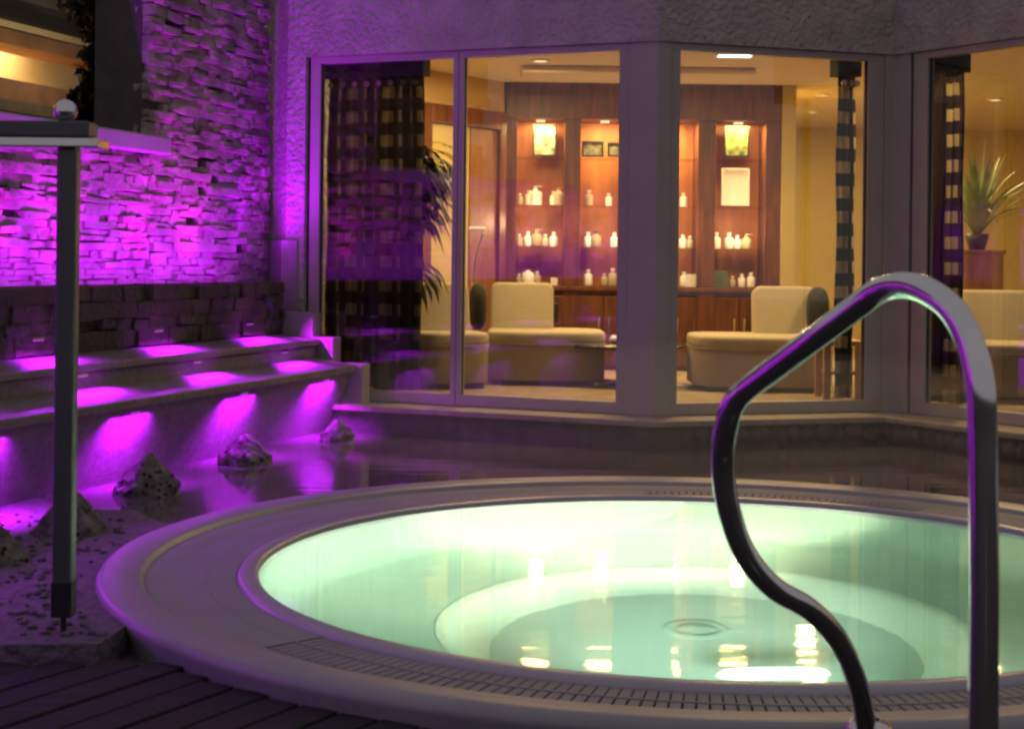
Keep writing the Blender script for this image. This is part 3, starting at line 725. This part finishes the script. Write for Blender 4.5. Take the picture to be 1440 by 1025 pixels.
# ================================================================== FURNITURE
def armchair(loc, rz, lab, w_=.92, d_=.80, cushion=None, seat_h=.37, back_h=.70, bw=.46):
    e = empty('armchair', lab, 'armchair', loc, 'cream armchairs in the lounge')
    T = Matrix.Translation(loc) @ Matrix.Rotation(rz, 4, 'Z')
    def b2(nm, bm, m_, sm=True): bm.transform(T); return build(nm, bm, m_, e, sm)
    def rrect(hx, hy, r, n=8):
        return [(sx*(hx-r)+r*math.cos(a0+math.pi/2*i/n), sy*(hy-r)+r*math.sin(a0+math.pi/2*i/n)) for sx, sy, a0 in ((1, 1, 0), (-1, 1, math.pi/2), (-1, -1, math.pi), (1, -1, 1.5*math.pi)) for i in range(n+1)]
    def soft(nm, hx, hy, r, z0, z1, m_, bv, xf=None, crown=.0):
        bm = bmesh.new(); prism(bm, rrect(hx, hy, r), z0, z1)
        if xf is not None: bm.transform(xf)
        bm.transform(T); o = build(nm, bm, m_, e, True, bevel=bv, seg=4)
        o.modifiers['bevel'].angle_limit = R(40); return o
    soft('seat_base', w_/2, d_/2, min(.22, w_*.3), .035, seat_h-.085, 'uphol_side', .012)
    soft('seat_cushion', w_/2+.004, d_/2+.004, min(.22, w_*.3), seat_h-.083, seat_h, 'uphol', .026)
    for z_ in (seat_h-.083,):
        pp_ = [Vector((x_*1.003, y_*1.003, z_)) for x_, y_ in rrect(w_/2, d_/2, min(.22, w_*.3))]; pp_.append(pp_[0])
        bm = bmesh.new(); tube(bm, pp_, .006, 6); b2('piping', bm, 'uphol')
    bh = back_h-.13
    soft('backrest', bw/2, bh/2, .055, -.075, .075, 'uphol', .028, Matrix.Translation((-(w_-bw)/2+.01, d_/2-.12, seat_h*.5+bh/2-.06)) @ Matrix.Rotation(R(90-9), 4, 'X'))
    bm = bmesh.new(); box(bm, (0, 0, .018), (w_*.8, d_*.8, .036)); b2('plinth', bm, 'blackpl', False)
    return e, T
e1, T1 = armchair(Vector((.245, 11.1, FZ)), R(0), 'cream armchair seen through the middle window, left of the coffee table', .82, .78)
def pillow(c, s, rz, tilt, lab):
    tag(build('cushion', cushion_bm(c, s, rz, tilt, 2.6), 'cushion', smooth=True), lab, 'cushion', 'dark cushions on the armchairs')
pillow(at(672, 431, 11.1), (.12, .30, .33), R(8), 0, 'dark cushion at the left side of the left armchair')
e2, T2 = armchair(Vector((1.70, 10.75, FZ)), R(0), 'cream armchair seen through the right window, behind the handrail', .94, .78, bw=.44)
# its backrest stands at the right end: move by rebuilding
for c in list(e2.children):
    if c.name.startswith('backrest'): c.location.x += .46
pillow(at(1150, 437, 10.95), (.16, .30, .33), R(-12), R(-8), 'dark cushion at the right side of the right armchair')
e3, T3 = armchair(Vector((-.45, 10.65, FZ)), R(20), 'cream armchair half hidden behind the mullion and the palm', .50, .6, bw=.46)
e4, T4 = armchair(Vector((3.25, 10.15, FZ)), R(-8), 'cream sofa seen through the rightmost window behind the handrail', .98, .8, bw=.82)
# coffee table
ct = at(880, 486, 10.9); tb = empty('coffee_table', 'dark thin topped coffee table on a chrome cross foot', 'table', (ct.x, ct.y, FZ))
bm = bmesh.new(); lathe(bm, [(0, 0), (.40, 0), (.415, .008), (.415, .022), (.40, .028), (0, .028)], (ct.x, ct.y, ct.z-.014), 48); build('tabletop', bm, 'darktop', tb, True)
bm = bmesh.new(); tube(bm, [(ct.x-.0, ct.y, FZ+.03), (ct.x, ct.y, ct.z-.012)], .03, 16); build('pedestal', bm, 'chrome', tb, True)
bm = bmesh.new()
for k in range(4): a_ = R(45+90*k); box(bm, (ct.x+.15*math.cos(a_), ct.y+.15*math.sin(a_), FZ+.018), (.32, .05, .025), a_)
build('cross_foot', bm, 'chrome', tb, bevel=.006)
vs = at(864, 475, 10.9); bm = bmesh.new(); lathe(bm, [(0, 0), (.028, 0), (.036, .03), (.02, .055), (0, .055)], (vs.x, ct.y, ct.z+.015), 20); tag(build('candle_glass', bm, 'white', smooth=True), 'small pale candle glass on the dark coffee table', 'candle glass')
bk = at(952, 544, 10.6); bm = bmesh.new(); box(bm, (bk.x, 10.7, FZ+.012), (.13, .18, .022), .2); tag(build('magazine', bm, 'white'), 'white magazine lying on the carpet by the right armchair', 'magazine')
# side table
sp_ = at(1192, 560, 10.15); sd = empty('side_table', 'pale wooden side table between the right armchair and the curtain', 'table', (sp_.x+.03, sp_.y, FZ))
sx, sy = sp_.x-.09, sp_.y-.12
bm = bmesh.new(); box(bm, (sx, sy, .56), (.26, .34, .03)); build('tabletop', bm, 'lightwood', sd, bevel=.004)
for q in ((-.10, -.14), (.10, -.14), (-.10, .14), (.10, .14)):
    bm = bmesh.new(); box(bm, (sx+q[0], sy+q[1], (FZ+.545)/2), (.04, .04, .545-FZ)); build('leg', bm, 'lightwood', sd)
bm = bmesh.new(); box(bm, (sx, sy, .37), (.17, .28, .02)); build('shelf', bm, 'lightwood', sd)
# small brass dish on second side table (right window)
q = at(1312, 478, 9.85); dt = empty('side_table', 'dark side table behind the rightmost curtain with a brass dish', 'table', (q.x, q.y, FZ))
bm = bmesh.new(); box(bm, (q.x, q.y, q.z-.02), (.34, .28, .025)); build('tabletop', bm, 'darktop', dt)
for a_ in (-1, 1):
    for b_ in (-1, 1): bm = bmesh.new(); box(bm, (q.x+a_*.14, q.y+b_*.11, (FZ+q.z-.034)/2), (.03, .03, q.z-.034-FZ)); build('leg', bm, 'darktop', dt)
mat('brass', (.75, .5, .15), .2, 1, var=.02)
bm = bmesh.new(); lathe(bm, [(0, 0), (.04, 0), (.07, .03), (.065, .032), (0, .012)], (q.x, q.y, q.z-.005), 20); tag(build('brass_dish', bm, 'brass', smooth=True), 'small shiny brass dish on the dark side table', 'dish')
# black speaker box beside chairs
for px, lab in ((776, 'small dark speaker box right of the left armchair'), (1075, 'small dark speaker box left of the right armchair')):
    p = at(px, 440, 12.2); e = empty('speaker', lab, 'speaker', (p.x, p.y, FZ)); 
    bm = bmesh.new(); box(bm, p, (.10, .12, .15)); build('cabinet', bm, 'blackpl', e, bevel=.006)
    bm = bmesh.new(); tube(bm, [(p.x, p.y, FZ), (p.x, p.y, p.z-.07)], .005, 8); build('stand', bm, 'blackpl', e)
    bm = bmesh.new(); cyl(bm, (p.x, p.y, FZ+.008), .09, .014, 24); build('foot', bm, 'blackpl', e)
# reading lamp (shaped like an angled arm)
fl = at(664, 400, 11.25); lampo = empty('floor_lamp', 'slender chrome floor lamp with an angled head by the left armchair', 'lamp', (fl.x, fl.y, FZ))
P_ = [at(663, 538, 11.25), at(663, 470, 11.25), at(664, 420, 11.25), at(666, 380, 11.25), at(671, 352, 11.25), at(680, 326, 11.25)]; P_[0].z = FZ+.01
bm = bmesh.new(); tube(bm, catmull(P_, 5), .010, 12); build('stem', bm, 'chrome', lampo, True)
bm = bmesh.new(); box(bm, at(671, 322, 11.25), (.12, .05, .028)); build('head', bm, 'white', lampo, bevel=.008)
bm = bmesh.new(); cyl(bm, (P_[0].x, P_[0].y, FZ+.01), .11, .02, 28); build('foot', bm, 'chrome', lampo)
# sideboard with plant, right
sb = at(1371, 352, 12.6); sbo = empty('sideboard', 'tall orange brown wooden sideboard under the potted plant', 'sideboard', (sb.x, sb.y, FZ))
bm = bmesh.new(); box(bm, (sb.x, sb.y, (FZ+sb.z-.03)/2), (.34, .4, sb.z-.03-FZ)); build('body', bm, 'sidewood', sbo, bevel=.005)
bm = bmesh.new(); box(bm, (sb.x, sb.y, sb.z-.014), (.37, .43, .03)); build('top', bm, 'sidewood', sbo, bevel=.004)
bm = bmesh.new(); box(bm, (sb.x, sb.y-.205, sb.z-.35), (.28, .015, .5)); build('door', bm, 'sidewood', sbo, bevel=.004)
def leaf(bm, base, dirv, ln, wd, droop, n=8):
    side = dirv.cross(Vector((0, 0, 1))); side = side.normalized() if side.length > .05 else Vector((1, 0, 0))
    prev = None; p = Vector(base); d = dirv.normalized()
    for i in range(n+1):
        t = i/n; wv = wd*(math.sin(math.pi*min(1, t*.85+.12))**.8)*(1-t**4)
        a_ = bm.verts.new(p-side*wv/2+Vector((0, 0, wv*.12))); b_ = bm.verts.new(p+side*wv/2+Vector((0, 0, wv*.12))); c_ = bm.verts.new(p)
        if prev: bm.faces.new((prev[0], prev[2], c_, a_)); bm.faces.new((prev[2], prev[1], b_, c_))
        prev = (a_, b_, c_); d = (d+Vector((0, 0, -droop/n))).normalized(); p = p+d*ln/n
pl = empty('potted_plant', 'green strap leaved plant in a dark pot on the sideboard', 'plant', (sb.x, sb.y, sb.z))
bm = bmesh.new(); lathe(bm, [(0, 0), (.06, 0), (.085, .08), (.095, .13), (.085, .13), (.07, .11), (0, .11)], (sb.x, sb.y-.05, sb.z+.002), 24); build('pot', bm, 'blue_pot', pl, True)
bm = bmesh.new(); random.seed(5)
for i in range(58):
    a_ = random.uniform(0, 2*math.pi); tl = random.uniform(.08, .7)
    leaf(bm, (sb.x+.02*math.cos(a_), sb.y-.05+.02*math.sin(a_), sb.z+.12), Vector((math.cos(a_)*tl, math.sin(a_)*tl, 1)), random.uniform(.45, .85), random.uniform(.035, .06), random.uniform(.5, 1.8))
build('leaves', bm, 'leaf_lit', pl, True)
# indoor palm behind left curtain
bpz = Vector((-.78, 10.35, FZ)); pm = empty('indoor_palm', 'dark indoor palm with drooping leaves beside the left curtain', 'plant', bpz)
bm = bmesh.new(); lathe(bm, [(0, 0), (.12, 0), (.17, .30), (.15, .30), (0, .27)], bpz, 24); build('pot', bm, 'pot', pm, True)
bm = bmesh.new(); tube(bm, catmull([bpz+Vector((0, 0, .2)), bpz+Vector((.03, 0, .8)), bpz+Vector((.08, -.02, 1.35))], 5), .025, 10, .015); build('stem', bm, 'bark', pm, True)
bm = bmesh.new()
for (oz, nl, ln) in ((1.45, 22, .44), (1.35, 22, .44), (1.15, 14, .42), (.75, 9, .36)):
    for i in range(nl):
        a_ = random.uniform(-1.3, 1.9); el = random.uniform(-.1, .9)
        base = bpz+Vector((.05+.04*oz, 0, oz)); fr_d = Vector((math.cos(a_), math.sin(a_)*.6, el)); le = ln*random.uniform(.7, 1.1)
        leaf(bm, base, fr_d, le*.95, .075, random.uniform(1.4, 2.8))
        for k in range(3):
            leaf(bm, base+fr_d.normalized()*le*(.25+.15*k), fr_d+Vector((0, random.uniform(-.4, .4), -.6)), .22, .042, 1.4, 5)
build('leaves', bm, 'leaf_in', pm, True)

# ================================================================== CURTAINS
def curtain(wg, t0, t1, off, lab, waves, amp=.035, cm='curtain_lit', z0=ZB-.0, z1=ZT+.03):
    e = empty('curtain', lab, 'curtain', wf(wg, (t0+t1)/2, off, z0), 'dark chequered curtains')
    bm = bmesh.new(); uvl = bm.loops.layers.uv.new('UVMap'); n = waves*14; nz = 30; g = []; arc = 0; arcs = []; pl_ = None
    for i in range(n+1):
        t = t0+(t1-t0)*i/n; o = off+amp*math.sin(2*math.pi*waves*i/n)+.008*math.sin(i*.7)
        q = Vector((t, o)); arc += 0 if pl_ is None else (q-pl_).length; pl_ = q; arcs.append(arc)
        g.append([bm.verts.new(wf(wg, t+.006*math.sin(k*.5+i*.1), off+(o-off)*(.75+.4*k/nz), z1+(z0-z1)*k/nz)) for k in range(nz+1)])
    for i in range(n):
        for k in range(nz):
            f = bm.faces.new((g[i][k], g[i][k+1], g[i+1][k+1], g[i+1][k]))
            for lp, (ii, kk) in zip(f.loops, ((i, k), (i, k+1), (i+1, k+1), (i+1, k))): lp[uvl].uv = (arcs[ii], (z1-z0)*(1-kk/nz))
    build('fabric', bm, cm, e, True)
    bm = bmesh.new(); wbox(bm, wg, t0-.02, t1+.01, off-.06, off+.045, z1-.11, z1+.02); build('pelmet', bm, 'cushion', e)
    k = max(2, int(waves*1.0))
    for i in range(k):
        t = t0+(t1-t0)*(i+.5)/k; bm = bmesh.new(); c = wf(wg, t, off+amp+.012, z1-.155)
        r = bmesh.ops.create_cone(bm, cap_ends=True, segments=16, radius1=.020, radius2=.020, depth=.008, matrix=Matrix.Translation(c) @ Matrix.Rotation(math.atan2(wg[1].y, wg[1].x), 4, 'Z') @ Matrix.Rotation(R(90), 4, 'X'))
        build('eyelet', bm, 'chrome', e)
    return e
curtain(w1, .19, .885, -.17, 'wide dark chequered curtain behind the leftmost window', 8, cm='curtain')
curtain(w2, 1.285, 1.42, -.17, 'narrow chequered curtain at the right end of the centre window', 3)
curtain(w3, .12, .38, -.17, 'chequered curtain behind the rightmost window', 4)

# ================================================================== NEIGHBOUR HOUSE AND SHRUB, upper left
nh = empty('neighbour_house', 'neighbouring building with a warmly lit upper opening beyond the stone wall', 'building', W(0, -2.3, 0))
U = -2.3
def hs(name, s0, s1, u0, u1, z0, z1, m_): bm = bmesh.new(); slab(bm, s0, s1, u0, u1, z0, z1); return build(name, bm, m_, nh)
hs('lower_wall', -6, 1.9, U-.3, U, 0, 2.11, 'house_wall'); hs('handrail_panel', -6, 1.9, U, U+.05, 2.05, 2.13, 'house_wall')
hs('wood_band', -6, 1.9, U-.3, U+.01, 2.11, 2.28, 'house_wood')
hs('lintel', -6, 1.9, U-.3, U+.02, 2.52, 2.62, 'house_wood'); hs('beam', -6, 1.9, U-.2, U+.10, 2.685, 2.775, 'house_beam')
hs('eaves_board', -6, 1.9, U-.3, U+.0, 2.62, 2.685, 'ceil'); hs('roof_fascia', -6, 1.9, U-2.5, U+.06, 2.775, 3.3, 'house_wall')
hs('room_back_wall', -6, 4, U-.75, U-.65, 2.0, 2.775, 'house_lit'); hs('room_floor', -6, 1.9, U-.65, U-.3, 2.0, 2.1, 'house_lit')
light('room_lamp', 'AREA', W(-.2, U-.45, 2.74), 55, (1, .74, .38), sx=3, sy=.25, target=W(-.2, U-.5, 1), parent=nh)
light('eave_fill', 'AREA', W(.3, U+.5, 2.2), 3.5, (1, .75, .4), sx=1.6, sy=.05, target=W(.3, U, 2.65), parent=nh)  # fill light without a fitting, added to brighten the wood band
sh_ = empty('dark_shrub', 'tall dark shrub standing in shadow between the lit building and the stone wall', 'shrub', W(.05, -1.3, 0))
bm = bmesh.new(); tube(bm, [W(.05, -1.3, -1.5), W(.05, -1.3, 1.2), W(.07, -1.28, 2.6)], .05, 10, .02)
for k in range(9): a_ = k*1.9; tube(bm, [W(.05, -1.3, 1.2+.15*k), W(.05+.15*math.cos(a_), -1.3+.15*math.sin(a_), 1.5+.17*k)], .015, 6, .006)
build('trunk', bm, 'bark', sh_)
bm = bmesh.new(); random.seed(21)
cl = [(W(.05+random.uniform(-.15, .15), -1.3+random.uniform(-.16, .14), random.uniform(1.3, 3.3)), random.uniform(.09, .16)) for _ in range(75)]
for c, r in cl:
    for _ in range(150):
        v = Vector((random.gauss(0, 1), random.gauss(0, 1), random.gauss(0, 1))).normalized()*r*random.uniform(.6, 1.1); p = c+v
        a_ = Vector((random.gauss(0, 1), random.gauss(0, 1), random.gauss(0, 1))).normalized()*.045; b_ = a_.cross(Vector((random.random(), random.random(), random.random()))).normalized()*.02
        bm.faces.new([bm.verts.new(p-a_), bm.verts.new(p+b_), bm.verts.new(p+a_), bm.verts.new(p-b_)])
build('crown', bm, 'leaf_night', sh_)

# ================================================================== STEAM over the warm water
sm = bpy.data.materials.new('steam'); sm.use_nodes = True; sn = sm.node_tree.nodes; sn.remove(sn['Principled BSDF'])
pv = sn.new('ShaderNodeVolumePrincipled'); pv.inputs['Density'].default_value = .085; pv.inputs['Color'].default_value = (.95, .95, .93, 1); pv.inputs['Anisotropy'].default_value = .3
sm.node_tree.links.new(pv.outputs[0], sn['Material Output'].inputs['Volume']); M['steam'] = sm
bm = bmesh.new(); bmesh.ops.create_icosphere(bm, subdivisions=3, radius=1, matrix=Matrix.Translation((.7, 7.2, .36)) @ Matrix.Diagonal((1.9, 1.5, .32, 1)))
tag(build('steam', bm, 'steam', smooth=True), 'thin pale steam hanging over the water between the whirlpool and the windows', 'steam', kind='stuff')
